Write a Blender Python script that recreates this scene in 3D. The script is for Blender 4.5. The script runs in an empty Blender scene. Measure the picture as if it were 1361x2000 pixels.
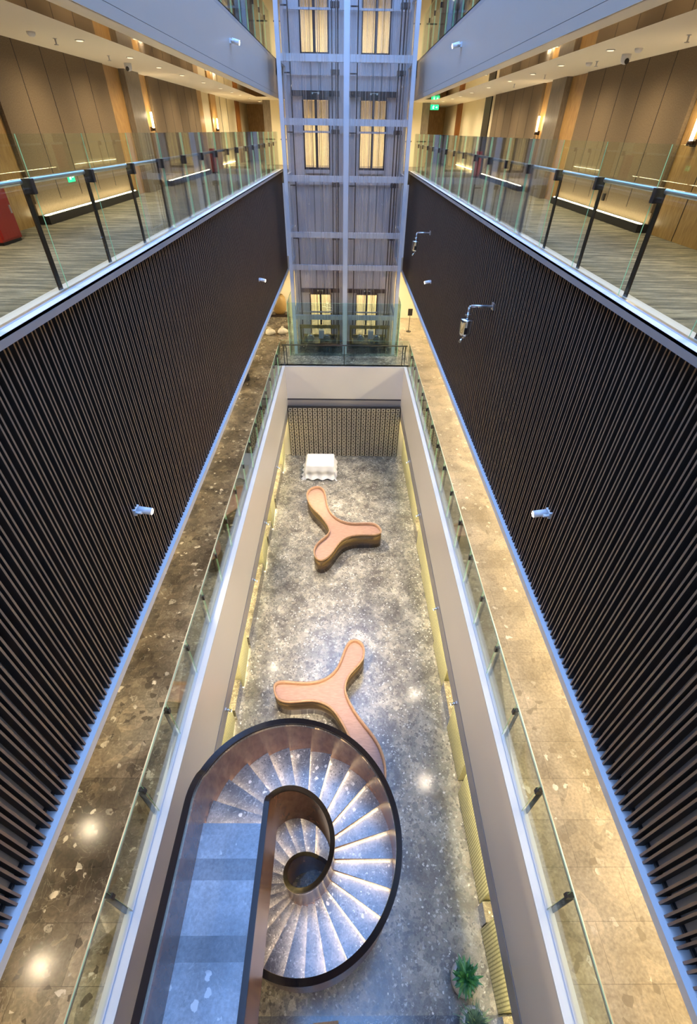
import bpy, bmesh, math, random
from mathutils import Vector, Matrix
random.seed(7)
PI = math.pi
S = bpy.context.scene
C = S.collection

# ------------------------------------------------------------------ camera
H = 13.3                                    # eye height above the ground floor
pp = Vector((680.5, 1000.0)); VP = Vector((676.0, 256.0)); ND = Vector((663.0, 2070.0))
FPX = math.sqrt(-(VP - pp).dot(ND - pp))
d1 = Vector((VP.x - pp.x, VP.y - pp.y, FPX)).normalized()
d3 = Vector((ND.x - pp.x, ND.y - pp.y, FPX)); d3 = (d3 - d1 * d1.dot(d3)).normalized()
ax_y, ax_z = d1, -d3
ax_x = ax_y.cross(ax_z)
cam_right = Vector((ax_x.x, ax_y.x, ax_z.x))
cam_down = Vector((ax_x.y, ax_y.y, ax_z.y))
cam_fwd = Vector((ax_x.z, ax_y.z, ax_z.z))
cd = bpy.data.cameras.new('camera')
cam = bpy.data.objects.new('camera', cd); C.objects.link(cam)
R3 = Matrix((cam_right, -cam_down, -cam_fwd)).transposed()
cam.matrix_world = Matrix.Translation((0, 0, H)) @ R3.to_4x4()
cd.sensor_fit = 'VERTICAL'; cd.sensor_height = 36.0
cd.lens = FPX / 2000.0 * 36.0
cd.clip_start = 0.05; cd.clip_end = 200
S.camera = cam

# ------------------------------------------------------------------ world, light, exposure
W = bpy.data.worlds.new('sky'); S.world = W; W.use_nodes = True
bg = W.node_tree.nodes['Background']
bg.inputs[0].default_value = (0.42, 0.50, 0.75, 1); bg.inputs[1].default_value = 0.5
S.view_settings.view_transform = 'Standard'; S.view_settings.look = 'None'
S.view_settings.gamma = 1.0; S.view_settings.use_curve_mapping = False
S.view_settings.exposure = 0.06

WARM = (1.0, 0.80, 0.52)
WARMW = (1.0, 0.84, 0.60)
def lamp(name, kind, loc, energy, color, parent=None, rot=None, target=None, **kw):
    d = bpy.data.lights.new(name, kind); d.energy = energy; d.color = color
    for k, v in kw.items(): setattr(d, k, v)
    o = bpy.data.objects.new(name, d); C.objects.link(o); o.location = loc
    if target is not None:
        o.rotation_euler = (Vector(target) - Vector(loc)).to_track_quat('-Z', 'Y').to_euler()
    elif rot: o.rotation_euler = rot
    if parent: o.parent = parent
    return o
# daylight of the high glazed roof over the hall
lamp('skylight', 'AREA', (0, 12.5, 25.0), 11500, (0.20, 0.44, 1.0), shape='RECTANGLE', size=15.0, size_y=36.0)

# ------------------------------------------------------------------ materials
def nmat(name):
    m = bpy.data.materials.new(name); m.use_nodes = True
    nt = m.node_tree; b = nt.nodes['Principled BSDF']
    return m, nt, b
def flat(name, col, rough=0.5, metal=0.0, spec=0.5, var=0.0, scale=8.0, bump=0.0, coat=0.0):
    m, nt, b = nmat(name)
    b.inputs['Base Color'].default_value = (*col, 1); b.inputs['Roughness'].default_value = rough
    b.inputs['Metallic'].default_value = metal; b.inputs['Specular IOR Level'].default_value = spec
    b.inputs['Coat Weight'].default_value = coat
    if var or bump:
        tc = nt.nodes.new('ShaderNodeTexCoord'); n = nt.nodes.new('ShaderNodeTexNoise')
        n.inputs['Scale'].default_value = scale; n.inputs['Detail'].default_value = 5
        nt.links.new(tc.outputs['Object'], n.inputs['Vector'])
        if var:
            r = nt.nodes.new('ShaderNodeMix'); r.data_type = 'RGBA'
            r.inputs[6].default_value = (*[c * (1 - var) for c in col], 1)
            r.inputs[7].default_value = (*[min(1, c * (1 + var)) for c in col], 1)
            nt.links.new(n.outputs['Fac'], r.inputs[0]); nt.links.new(r.outputs[2], b.inputs['Base Color'])
        if bump:
            bp = nt.nodes.new('ShaderNodeBump'); bp.inputs['Strength'].default_value = bump
            nt.links.new(n.outputs['Fac'], bp.inputs['Height']); nt.links.new(bp.outputs['Normal'], b.inputs['Normal'])
    return m
def emit(name, col, st):
    m, nt, b = nmat(name)
    b.inputs['Base Color'].default_value = (*col, 1)
    b.inputs['Emission Color'].default_value = (*col, 1); b.inputs['Emission Strength'].default_value = st
    return m
def ramp(nt, fac, stops, interp='LINEAR'):
    r = nt.nodes.new('ShaderNodeValToRGB'); r.color_ramp.interpolation = interp
    e = r.color_ramp.elements
    while len(e) < len(stops): e.new(0.5)
    for k, (p, c) in enumerate(stops): e[k].position = p; e[k].color = (*c, 1)
    nt.links.new(fac, r.inputs[0]); return r.outputs[0]
def mixc(nt, fac, a, b, mode='MIX'):
    r = nt.nodes.new('ShaderNodeMix'); r.data_type = 'RGBA'; r.blend_type = mode
    for s, v in ((0, fac), (6, a), (7, b)):
        if isinstance(v, (int, float)): r.inputs[s].default_value = v
        elif isinstance(v, tuple): r.inputs[s].default_value = (*v, 1)
        else: nt.links.new(v, r.inputs[s])
    return r.outputs[2]
def stone(name, dark, mid, light, fleck, s=1.0, rough=0.16, patch=0.5, tile=None, tvar=0.25, ior=1.75, grout=True, fl=0.5, veins=0.5, clast=.8, chips=0, chs=14.0, cell=7.0):
    """polished breccia: blotches, angular clasts, pale veins and flecks, optional tiles"""
    m, nt, b = nmat(name)
    tc = nt.nodes.new('ShaderNodeTexCoord'); P = tc.outputs['Object']
    def noise(sc, det=4, dist=0.0):
        n = nt.nodes.new('ShaderNodeTexNoise'); n.inputs['Scale'].default_value = sc * s
        n.inputs['Detail'].default_value = det; n.inputs['Distortion'].default_value = dist
        nt.links.new(P, n.inputs['Vector']); return n
    def vor(sc, feat='F1'):
        v = nt.nodes.new('ShaderNodeTexVoronoi'); v.inputs['Scale'].default_value = sc * s; v.feature = feat
        w = nt.nodes.new('ShaderNodeTexNoise'); w.inputs['Scale'].default_value = sc * s * 0.8
        nt.links.new(P, w.inputs['Vector'])
        a = nt.nodes.new('ShaderNodeVectorMath'); a.operation = 'MULTIPLY_ADD'
        nt.links.new(w.outputs['Color'], a.inputs[0]); a.inputs[1].default_value = [0.5 / (sc * s)] * 3
        nt.links.new(P, a.inputs[2]); nt.links.new(a.outputs[0], v.inputs['Vector']); return v
    big = noise(1.1, 6, 0.6)
    col = ramp(nt, big.outputs['Fac'], [(0.32, dark), (0.5, mid), (0.68, light)])
    cl = vor(cell)
    clc = ramp(nt, cl.outputs['Color'], [(0.0, (0.55, 0.55, 0.55)), (0.5, (0.95, 0.95, 0.95)), (1.0, (1.5, 1.45, 1.35))])
    col = mixc(nt, clast, col, clc, 'MULTIPLY')
    fine = noise(30, 6)
    fc = ramp(nt, fine.outputs['Fac'], [(0.3, (0.62, 0.62, 0.62)), (0.7, (1.35, 1.35, 1.35))])
    col = mixc(nt, 0.6, col, fc, 'MULTIPLY')
    ve = noise(2.6, 5, 2.2)
    vf = ramp(nt, ve.outputs['Fac'], [(0.488, (0, 0, 0)), (0.5, (1, 1, 1)), (0.512, (0, 0, 0))])
    vk = nt.nodes.new('ShaderNodeMath'); vk.operation = 'MULTIPLY'; vk.inputs[1].default_value = veins
    nt.links.new(vf, vk.inputs[0])
    col = mixc(nt, vk.outputs[0], col, fleck)
    if chips:
        ck = vor(chs); sp = nt.nodes.new('ShaderNodeSeparateColor'); nt.links.new(ck.outputs['Color'], sp.inputs[0])
        wh = ramp(nt, sp.outputs[0], [(1 - chips, (0, 0, 0)), (1 - chips + .01, (1, 1, 1))])
        dk = ramp(nt, sp.outputs[1], [(1 - chips * 1.3, (0, 0, 0)), (1 - chips * 1.3 + .01, (.75, .75, .75))])
        jm = ramp(nt, noise(22, 4).outputs['Fac'], [(.42, (0, 0, 0)), (.52, (.8, .8, .8))])
        gm = ramp(nt, noise(1.3, 3).outputs['Fac'], [(.38, (.25, .25, .25)), (.62, (1, 1, 1))])
        wh = mixc(nt, 1.0, wh, mixc(nt, 1.0, jm, gm, 'MULTIPLY'), 'MULTIPLY')
        col = mixc(nt, dk, col, tuple(c * .9 for c in dark)); col = mixc(nt, wh, col, fleck)
    v2 = vor(5.0); n2 = noise(9, 5, 1.0)
    mm = nt.nodes.new('ShaderNodeMath'); mm.operation = 'MULTIPLY_ADD'
    nt.links.new(n2.outputs['Fac'], mm.inputs[0]); mm.inputs[1].default_value = 0.75; nt.links.new(v2.outputs['Distance'], mm.inputs[2])
    ff = ramp(nt, mm.outputs[0], [(fl, (1, 1, 1)), (fl + 0.03, (0, 0, 0))])
    pk = noise(1.7, 3)
    pm = ramp(nt, pk.outputs['Fac'], [(0.5, (0, 0, 0)), (0.56, (1, 1, 1))])
    fm = mixc(nt, 1.0, ff, pm, 'MULTIPLY')
    col = mixc(nt, fm, col, fleck)
    if tile:
        br = nt.nodes.new('ShaderNodeTexBrick'); br.offset = 0.5; br.inputs['Scale'].default_value = 1
        br.inputs['Brick Width'].default_value = tile[0]; br.inputs['Row Height'].default_value = tile[1]
        br.inputs['Mortar Size'].default_value = 0.004 if grout else 0.0
        br.inputs['Color1'].default_value = (1 - tvar,) * 3 + (1,); br.inputs['Color2'].default_value = (1 + tvar,) * 3 + (1,)
        br.inputs['Mortar'].default_value = (0.6, 0.6, 0.6, 1)
        mp = nt.nodes.new('ShaderNodeMapping'); nt.links.new(P, mp.inputs[0])
        if len(tile) > 2: mp.inputs['Rotation'].default_value = (0, 0, tile[2])
        nt.links.new(mp.outputs[0], br.inputs['Vector'])
        col = mixc(nt, 1.0, col, br.outputs['Color'], 'MULTIPLY')
    nt.links.new(col, b.inputs['Base Color'])
    b.inputs['Roughness'].default_value = rough; b.inputs['IOR'].default_value = ior
    return m

M = {}
M['stone_ground'] = stone('stone_ground', (.125, .11, .09), (.245, .22, .175), (.39, .35, .275), (.75, .70, .60), s=1.15, rough=.22, tile=(.45, .28, .785), tvar=.10, grout=False, fl=.46, veins=.2, ior=1.7, clast=.9, chips=.10, chs=19)
M['stone_south'] = stone('stone_south', (.05, .05, .055), (.10, .10, .11), (.2, .2, .2), (.65, .65, .62), s=1.15, rough=.18, tile=(.9, .6), tvar=.1)  # dark stone colour stands in for the viewer's bridge mirrored in the floor
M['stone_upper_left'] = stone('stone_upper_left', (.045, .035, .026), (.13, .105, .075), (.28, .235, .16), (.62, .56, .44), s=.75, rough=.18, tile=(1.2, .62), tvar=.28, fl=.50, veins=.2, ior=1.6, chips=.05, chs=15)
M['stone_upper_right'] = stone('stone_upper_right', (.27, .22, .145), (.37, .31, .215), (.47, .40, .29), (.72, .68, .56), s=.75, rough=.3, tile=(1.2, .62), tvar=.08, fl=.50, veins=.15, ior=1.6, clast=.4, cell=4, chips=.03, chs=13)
M['stone_landing'] = stone('stone_landing', (.22, .25, .29), (.37, .40, .45), (.52, .54, .58), (.82, .82, .82), s=.9, rough=.3, fl=.56, veins=.25, ior=2.2, clast=.15)
M['stone_band'] = stone('stone_band', (.15, .17, .20), (.24, .26, .29), (.33, .34, .37), (.6, .6, .6), s=.8, rough=.3, fl=.46, veins=.15, ior=2.0, clast=.15)
M['stone_tread'] = stone('stone_tread', (.13, .125, .125), (.23, .22, .22), (.34, .32, .31), (.75, .73, .70), s=1.2, rough=.25, fl=.52, veins=.4, ior=1.9, clast=.5, chips=.05, chs=32)
M['marble_dado'] = stone('marble_dado', (.085, .07, .05), (.17, .145, .105), (.28, .24, .17), (.75, .68, .52), s=2.0, rough=.2, veins=.8)
M['fascia'] = flat('fascia', (.72, .665, .62), .38, .1, var=.03, scale=.8)
M['fascia_up'] = flat('fascia_up', (.50, .44, .375), .35, .1, var=.03, scale=.8)
M['fascia_low'] = flat('fascia_low', (.40, .36, .34), .35, .2)
M['groove'] = flat('groove', (.06, .055, .07), .5)
M['ledge'] = flat('ledge', (.62, .62, .64), .45)
M['white'] = flat('white', (.75, .74, .72), .55)
M['backing'] = flat('backing', (.42, .41, .40), .6, var=.05, scale=2)
M['slat_side'] = flat('slat_side', (.022, .014, .010), .6, var=.25, scale=3)  # slat sides painted near black for the shade between slats
M['slat'] = flat('slat', (.23, .148, .098), .45, var=.25, scale=3)  # same slats' front faces, painted lighter as if catching the light
M['ceiling'] = flat('ceiling', (.88, .82, .68), .8)
M['cream'] = flat('cream', (.78, .70, .50), .6, var=.04, scale=2)
M['black'] = flat('black', (.018, .015, .014), .4, spec=.4)
M['dark_bronze'] = flat('dark_bronze', (.05, .035, .028), .35, .6)
M['bronze_mirror'] = flat('bronze_mirror', (.42, .32, .20), .06, 1.0)
M['steel'] = flat('steel', (.62, .60, .60), .28, .8)
M['frame'] = flat('frame', (.60, .61, .66), .4, .15)
M['shaft_back'] = flat('shaft_back', (.58, .53, .53), .55, .1, var=.05, scale=1.5)
M['rust'] = flat('rust', (.075, .045, .035), .5, .4)
M['gold'] = flat('gold', (.42, .30, .10), .35, .7)
M['chrome'] = flat('chrome', (.75, .78, .82), .15, 1.0)
M['bench_side'] = flat('bench_side', (.17, .115, .07), .26, .75, var=.1, scale=2)
M['cloth'] = flat('cloth', (.80, .77, .72), .85, bump=.15, scale=6)
M['pot'] = flat('pot', (.55, .53, .50), .6, var=.06, scale=12)
M['soil'] = flat('soil', (.03, .02, .015), .9)
M['leaf'] = flat('leaf', (.03, .16, .045), .45, var=.4, scale=9)
M['leaf_pale'] = flat('leaf_pale', (.13, .22, .12), .5, var=.5, scale=9)
M['red'] = flat('red', (.35, .02, .012), .35)
M['fixture'] = flat('fixture', (.78, .78, .80), .35)
M['bag'] = flat('bag', (.75, .68, .52), .7, var=.12, scale=5, bump=.3)
M['planter'] = flat('planter', (.30, .19, .06), .5, .2, var=.3, scale=3)
M['shelf_block'] = flat('shelf_block', (.50, .43, .32), .4, .1, var=.15, scale=4)
M['shelf_void'] = flat('shelf_void', (.035, .022, .012), .6)
M['led'] = emit('led', (1.0, .80, .50), 40.0)
M['led_step'] = emit('led_step', (1.0, .78, .52), 30.0)
M['led_panel'] = emit('led_panel', (1.0, .88, .58), 7.0)
M['lens'] = emit('lens', (1.0, .90, .70), 25.0)
M['lens_warm'] = emit('lens_warm', (1.0, .82, .5), 1.6)
M['green_light'] = emit('green_light', (.01, .75, .28), 1.3)
M['sign_white'] = emit('sign_white', (.85, 1.0, .9), 1.5)
M['sconce_glow'] = emit('sconce_glow', (1.0, .84, .50), 7.0)

def wood(name, a, bcol, sc=(3, 3, .6), rough=.4):
    m, nt, b = nmat(name)
    tc = nt.nodes.new('ShaderNodeTexCoord'); mp = nt.nodes.new('ShaderNodeMapping')
    mp.inputs['Scale'].default_value = sc
    nt.links.new(tc.outputs['Object'], mp.inputs[0])
    n = nt.nodes.new('ShaderNodeTexNoise'); n.inputs['Scale'].default_value = 9; n.inputs['Detail'].default_value = 7; n.inputs['Distortion'].default_value = .4
    nt.links.new(mp.outputs[0], n.inputs['Vector'])
    c = ramp(nt, n.outputs['Fac'], [(.3, a), (.7, bcol)])
    nt.links.new(c, b.inputs['Base Color']); b.inputs['Roughness'].default_value = rough
    return m
M['wood_wall'] = wood('wood_wall', (.33, .18, .055), (.50, .31, .11))
M['wood_red'] = wood('wood_red', (.27, .10, .02), (.40, .17, .04))
M['bench_top'] = wood('bench_top', (.36, .20, .13), (.47, .28, .19), sc=(.6, 3, 3))
M['bench_rim'] = wood('bench_rim', (.36, .19, .10), (.50, .29, .165), sc=(1, 1, 3))
M['stair_skin'] = wood('stair_skin', (.14, .07, .042), (.22, .12, .075), sc=(1, 1, .4), rough=.27)
M['stair_skin'].node_tree.nodes['Principled BSDF'].inputs['Metallic'].default_value = .12
M['stair_cap'] = flat('stair_cap', (.022, .014, .012), .25, .3)
M['pillar_grey'] = wood('pillar_grey', (.15, .12, .085), (.24, .20, .15))

def fabric_mat():
    m, nt, b = nmat('fabric_panel')
    tc = nt.nodes.new('ShaderNodeTexCoord')
    n = nt.nodes.new('ShaderNodeTexNoise'); n.inputs['Scale'].default_value = 60; n.inputs['Detail'].default_value = 3
    nt.links.new(tc.outputs['Object'], n.inputs['Vector'])
    c = ramp(nt, n.outputs['Fac'], [(.3, (.15, .105, .060)), (.7, (.225, .165, .098))])
    nt.links.new(c, b.inputs['Base Color']); b.inputs['Roughness'].default_value = .85
    return m
M['fabric'] = fabric_mat()
def carpet_mat():
    m, nt, b = nmat('carpet')
    tc = nt.nodes.new('ShaderNodeTexCoord'); mp = nt.nodes.new('ShaderNodeMapping')
    mp.inputs['Scale'].default_value = (1.2, 9, 1)
    nt.links.new(tc.outputs['Object'], mp.inputs[0])
    n = nt.nodes.new('ShaderNodeTexNoise'); n.inputs['Scale'].default_value = 1.4; n.inputs['Detail'].default_value = 8; n.inputs['Roughness'].default_value = .7
    nt.links.new(mp.outputs[0], n.inputs['Vector'])
    c = ramp(nt, n.outputs['Fac'], [(.33, (.09, .085, .07)), (.5, (.21, .19, .145)), (.62, (.38, .34, .25)), (.7, (.24, .22, .17))])
    nt.links.new(c, b.inputs['Base Color']); b.inputs['Roughness'].default_value = .95; b.inputs['Specular IOR Level'].default_value = .1
    return m
M['carpet'] = carpet_mat()
def ribbed_mat():
    m, nt, b = nmat('ribbed_textile')
    tc = nt.nodes.new('ShaderNodeTexCoord')
    w = nt.nodes.new('ShaderNodeTexWave'); w.wave_type = 'BANDS'; w.bands_direction = 'Y'; w.inputs['Scale'].default_value = 5.5; w.inputs['Distortion'].default_value = .3
    nt.links.new(tc.outputs['Object'], w.inputs['Vector'])
    v = nt.nodes.new('ShaderNodeTexNoise'); v.inputs['Scale'].default_value = 25
    nt.links.new(tc.outputs['Object'], v.inputs['Vector'])
    c1 = ramp(nt, w.outputs['Fac'], [(.0, (.30, .28, .13)), (.3, (.62, .58, .32)), (1., (.74, .70, .42))])
    c2 = ramp(nt, v.outputs['Fac'], [(.35, (.85, .85, .85)), (.7, (1.12, 1.12, 1.12))])
    c = mixc(nt, 1.0, c1, c2, 'MULTIPLY')
    nt.links.new(c, b.inputs['Base Color']); b.inputs['Roughness'].default_value = .7
    return m
M['ribbed'] = ribbed_mat()

def glass_mat(name, tint=(.90, .97, .94), refl=(1, 1, 1), f0=.05, frit=None, haze=0.0, hazecol=(.5, .55, .7)):
    """thin sheet glass: clear to light, mirror by Fresnel"""
    m = bpy.data.materials.new(name); m.use_nodes = True; nt = m.node_tree; nt.nodes.clear()
    out = nt.nodes.new('ShaderNodeOutputMaterial')
    tr = nt.nodes.new('ShaderNodeBsdfTransparent'); tr.inputs[0].default_value = (*tint, 1)
    gl = nt.nodes.new('ShaderNodeBsdfGlossy'); gl.inputs[0].default_value = (*refl, 1); gl.inputs['Roughness'].default_value = 0.0
    fr = nt.nodes.new('ShaderNodeLayerWeight'); fr.inputs['Blend'].default_value = f0
    mx = nt.nodes.new('ShaderNodeMixShader')
    fm = nt.nodes.new('ShaderNodeMath'); fm.operation = 'MULTIPLY_ADD'
    nt.links.new(fr.outputs['Fresnel'], fm.inputs[0]); fm.inputs[1].default_value = .8; fm.inputs[2].default_value = .025
    nt.links.new(fm.outputs[0], mx.inputs[0]); nt.links.new(tr.outputs[0], mx.inputs[1]); nt.links.new(gl.outputs[0], mx.inputs[2])
    last = mx.outputs[0]
    if frit:
        tc = nt.nodes.new('ShaderNodeTexCoord'); mp = nt.nodes.new('ShaderNodeMapping'); mp.inputs['Scale'].default_value = frit[0]
        nt.links.new(tc.outputs['Object'], mp.inputs[0])
        n = nt.nodes.new('ShaderNodeTexNoise'); n.inputs['Scale'].default_value = 1; n.inputs['Detail'].default_value = 3
        nt.links.new(mp.outputs[0], n.inputs['Vector'])
        f = ramp(nt, n.outputs['Fac'], [(.47, (0, 0, 0)), (.60, (frit[1],) * 3)])
        df = nt.nodes.new('ShaderNodeBsdfDiffuse'); df.inputs[0].default_value = (.66, .54, .47, 1)
        tl = nt.nodes.new('ShaderNodeBsdfTranslucent'); tl.inputs[0].default_value = (.66, .56, .50, 1)
        a = nt.nodes.new('ShaderNodeMixShader'); a.inputs[0].default_value = .4
        nt.links.new(df.outputs[0], a.inputs[1]); nt.links.new(tl.outputs[0], a.inputs[2])
        m2 = nt.nodes.new('ShaderNodeMixShader'); nt.links.new(f, m2.inputs[0]); nt.links.new(last, m2.inputs[1]); nt.links.new(a.outputs[0], m2.inputs[2])
        last = m2.outputs[0]
    nt.links.new(last, out.inputs[0])
    return m
M['glass'] = glass_mat('glass', tint=(.93, .98, .955))
M['glass_green'] = glass_mat('glass_green', tint=(.84, .93, .92))
M['glass_frit'] = glass_mat('glass_frit', tint=(.99, .975, .965), frit=((26, 3, .02), .17))
M['glass_door'] = glass_mat('glass_door', tint=(.98, .97, .92), frit=((30, 3, .05), .35))
M['edge'] = flat('edge', (.36, .74, .50), .15, 0, 1.0)
nt = M['edge'].node_tree; gg = nt.nodes.new('ShaderNodeNewGeometry'); tt = nt.nodes.new('ShaderNodeBsdfTransparent'); xx = nt.nodes.new('ShaderNodeMixShader')
tt.inputs[0].default_value = (.85, .95, .88, 1)
nt.links.new(gg.outputs['Backfacing'], xx.inputs[0]); nt.links.new(nt.nodes['Principled BSDF'].outputs[0], xx.inputs[1]); nt.links.new(tt.outputs[0], xx.inputs[2])
nt.links.new(xx.outputs[0], nt.nodes['Material Output'].inputs[0])

# ------------------------------------------------------------------ mesh helpers
class MB:
    def __init__(s): s.bm = bmesh.new(); s.mi = 0
    def box(s, x0, x1, y0, y1, z0, z1, mi=None):
        v = [s.bm.verts.new((x, y, z)) for z in (z0, z1) for y in (y0, y1) for x in (x0, x1)]
        for f in ((0, 2, 3, 1), (4, 5, 7, 6), (0, 1, 5, 4), (2, 6, 7, 3), (0, 4, 6, 2), (1, 3, 7, 5)):
            fa = s.bm.faces.new([v[i] for i in f]); fa.material_index = s.mi if mi is None else mi
        return v
    def cyl(s, p, q, r, n=12, r2=None, mi=None, smooth=True):
        p = Vector(p); q = Vector(q); a = (q - p).normalized()
        u = a.orthogonal().normalized(); w = a.cross(u); r2 = r if r2 is None else r2
        A = [s.bm.verts.new(p + (u * math.cos(2 * PI * k / n) + w * math.sin(2 * PI * k / n)) * r) for k in range(n)]
        B = [s.bm.verts.new(q + (u * math.cos(2 * PI * k / n) + w * math.sin(2 * PI * k / n)) * r2) for k in range(n)]
        m_ = s.mi if mi is None else mi
        for k in range(n):
            f = s.bm.faces.new((A[k], A[(k + 1) % n], B[(k + 1) % n], B[k])); f.smooth = smooth; f.material_index = m_
        f = s.bm.faces.new(A[::-1]); f.material_index = m_
        f = s.bm.faces.new(B); f.material_index = m_
    def lathe(s, prof, c=(0, 0, 0), n=28, mi=None):
        c = Vector(c); rings = []
        for r, z in prof:
            if r < 1e-5: rings.append([s.bm.verts.new(c + Vector((0, 0, z)))])
            else: rings.append([s.bm.verts.new(c + Vector((r * math.cos(2 * PI * k / n), r * math.sin(2 * PI * k / n), z))) for k in range(n)])
        m_ = s.mi if mi is None else mi
        for a, b in zip(rings, rings[1:]):
            for k in range(n):
                if len(a) == 1 and len(b) == 1: continue
                if len(a) == 1: vs = (a[0], b[(k + 1) % n], b[k])
                elif len(b) == 1: vs = (a[k], a[(k + 1) % n], b[0])
                else: vs = (a[k], a[(k + 1) % n], b[(k + 1) % n], b[k])
                f = s.bm.faces.new(vs); f.smooth = True; f.material_index = m_
    def sweep(s, path, closed=False, mi=None, smooth=False):
        """path: list of cross sections (lists of points, same count); joins them"""
        R = [[s.bm.verts.new(p) for p in sec] for sec in path]; n = len(R[0]); m_ = s.mi if mi is None else mi
        for a, b in zip(R, R[1:] + ([R[0]] if closed else [])):
            for k in range(n):
                f = s.bm.faces.new((a[k], a[(k + 1) % n], b[(k + 1) % n], b[k])); f.material_index = m_; f.smooth = smooth
        if not closed:
            s.bm.faces.new(R[0][::-1]).material_index = m_; s.bm.faces.new(R[-1]).material_index = m_
    def prism(s, poly, z0, z1, mi=None, smooth=False):
        m_ = s.mi if mi is None else mi
        A = [s.bm.verts.new((x, y, z0)) for x, y in poly]; B = [s.bm.verts.new((x, y, z1)) for x, y in poly]; n = len(poly)
        for k in range(n):
            f = s.bm.faces.new((A[k], A[(k + 1) % n], B[(k + 1) % n], B[k])); f.material_index = m_; f.smooth = smooth
        s.bm.faces.new(A[::-1]).material_index = m_; s.bm.faces.new(B).material_index = m_
    def build(s, name, mats, parent=None, loc=None):
        me = bpy.data.meshes.new(name)
        bmesh.ops.recalc_face_normals(s.bm, faces=s.bm.faces)
        s.bm.to_mesh(me); s.bm.free()
        for m in (mats if isinstance(mats, (list, tuple)) else [mats]): me.materials.append(M[m])
        o = bpy.data.objects.new(name, me); C.objects.link(o)
        if parent: o.parent = parent
        if loc: o.location = loc
        return o
def tag(o, label=None, cat=None, group=None, kind=None):
    if label: o['label'] = label
    if cat: o['category'] = cat
    if group: o['group'] = group
    if kind: o['kind'] = kind
    return o
def thing(name, loc, label, cat, group=None, rz=0):
    o = bpy.data.objects.new(name, None); C.objects.link(o); o.location = loc; o.rotation_euler = (0, 0, rz)
    o.empty_display_size = .2
    return tag(o, label, cat, group)
def struct(name, mb, mats, parent=None):
    o = mb.build(name, mats, parent)
    if not parent: o['kind'] = 'structure'
    return o
def copy_tree(o, parent=None):
    c = o.copy(); C.objects.link(c)
    if parent: c.parent = parent
    for ch in o.children: copy_tree(ch, c)
    return c
def box1(*a, mi=0):
    m = MB(); m.box(*a, mi=mi); return m
def sx(sgn, a, b):                              # x range mirrored to the left or the right
    return (a, b) if sgn > 0 else (-b, -a)
SIDES = ((-1, 'left'), (1, 'right'))

XE, XG, XS = 2.81, 2.93, 2.87                    # slab edge, glass line, slat face
Z2, ZC, ZU = 4.76, 11.97, 15.47                  # gallery, corridor, upper corridor floors
YN = 25.3                                       # north end of the void

# ------------------------------------------------------------------ ground floor shell
struct('floor', box1(-3.6, 3.6, .55, 21.6, -.3, 0), 'stone_ground')
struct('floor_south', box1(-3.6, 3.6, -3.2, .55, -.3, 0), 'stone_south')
struct('ceiling_ground', box1(-3.6, 3.6, 20.97, 21.6, 2.62, 2.72), 'ceiling')
for s, nm in SIDES:
    w = struct('wall_' + nm, box1(*sx(s, 3.42, 3.6), -3.2, 21.6, 0, 2.45), 'cream')
    gaps = ((-3.2, 4.95), (6.40, 7.35), (8.84, 12.20), (13.68, 14.67), (16.18, 18.95)) if s < 0 else ((-3.2, .51), (1.84, 2.18), (6.20, 7.33), (13.76, 14.84))
    for a, b in gaps: struct('marble_dado', box1(*sx(s, 3.06, 3.42), a, b, .0, .55), 'marble_dado', w)
    struct('soffit', box1(*sx(s, 2.83, 3.6), -3.2, 20.95, 2.24, 2.3), 'ceiling', w)
struct('wall_north', box1(-3.6, 3.6, 21.6, 21.75, 0, 2.7), 'cream')
struct('wall_south', box1(-8, 8, -3.4, -3.2, -.3, 19), 'cream')

# decorative wall of hollow blocks at the far end
dw = struct('wall_display', box1(-2.8, 2.8, 20.62, 20.8, 0, 2.8), 'shelf_void')
m = MB(); nc, nr = 23, 14; cw = 5.58 / nc; ch = 2.78 / nr
for i in range(nc):
    for j in range(nr):
        x0 = -2.79 + i * cw + .03; x1 = x0 + cw - .06; z0 = .01 + j * ch + .024; z1 = z0 + ch - .048
        xm, zm = (x0 + x1) / 2, (z0 + z1) / 2; hx, hz = .042, .045
        dpt = 20.575 + random.uniform(-.01, .015)
        m.box(x0, xm - hx, dpt, 20.62, z0, z1); m.box(xm + hx, x1, dpt, 20.62, z0, z1)
        m.box(xm - hx, xm + hx, dpt, 20.62, z0, zm - hz); m.box(xm - hx, xm + hx, dpt, 20.62, zm + hz, z1)
struct('block_grid', m, 'shelf_block', dw)
m = MB()
for s, nm in SIDES: m.box(*sx(s, 2.82, 3.4), 20.72, 20.8, 0, 2.8)
struct('side_lining', m, 'cream', dw)

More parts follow.
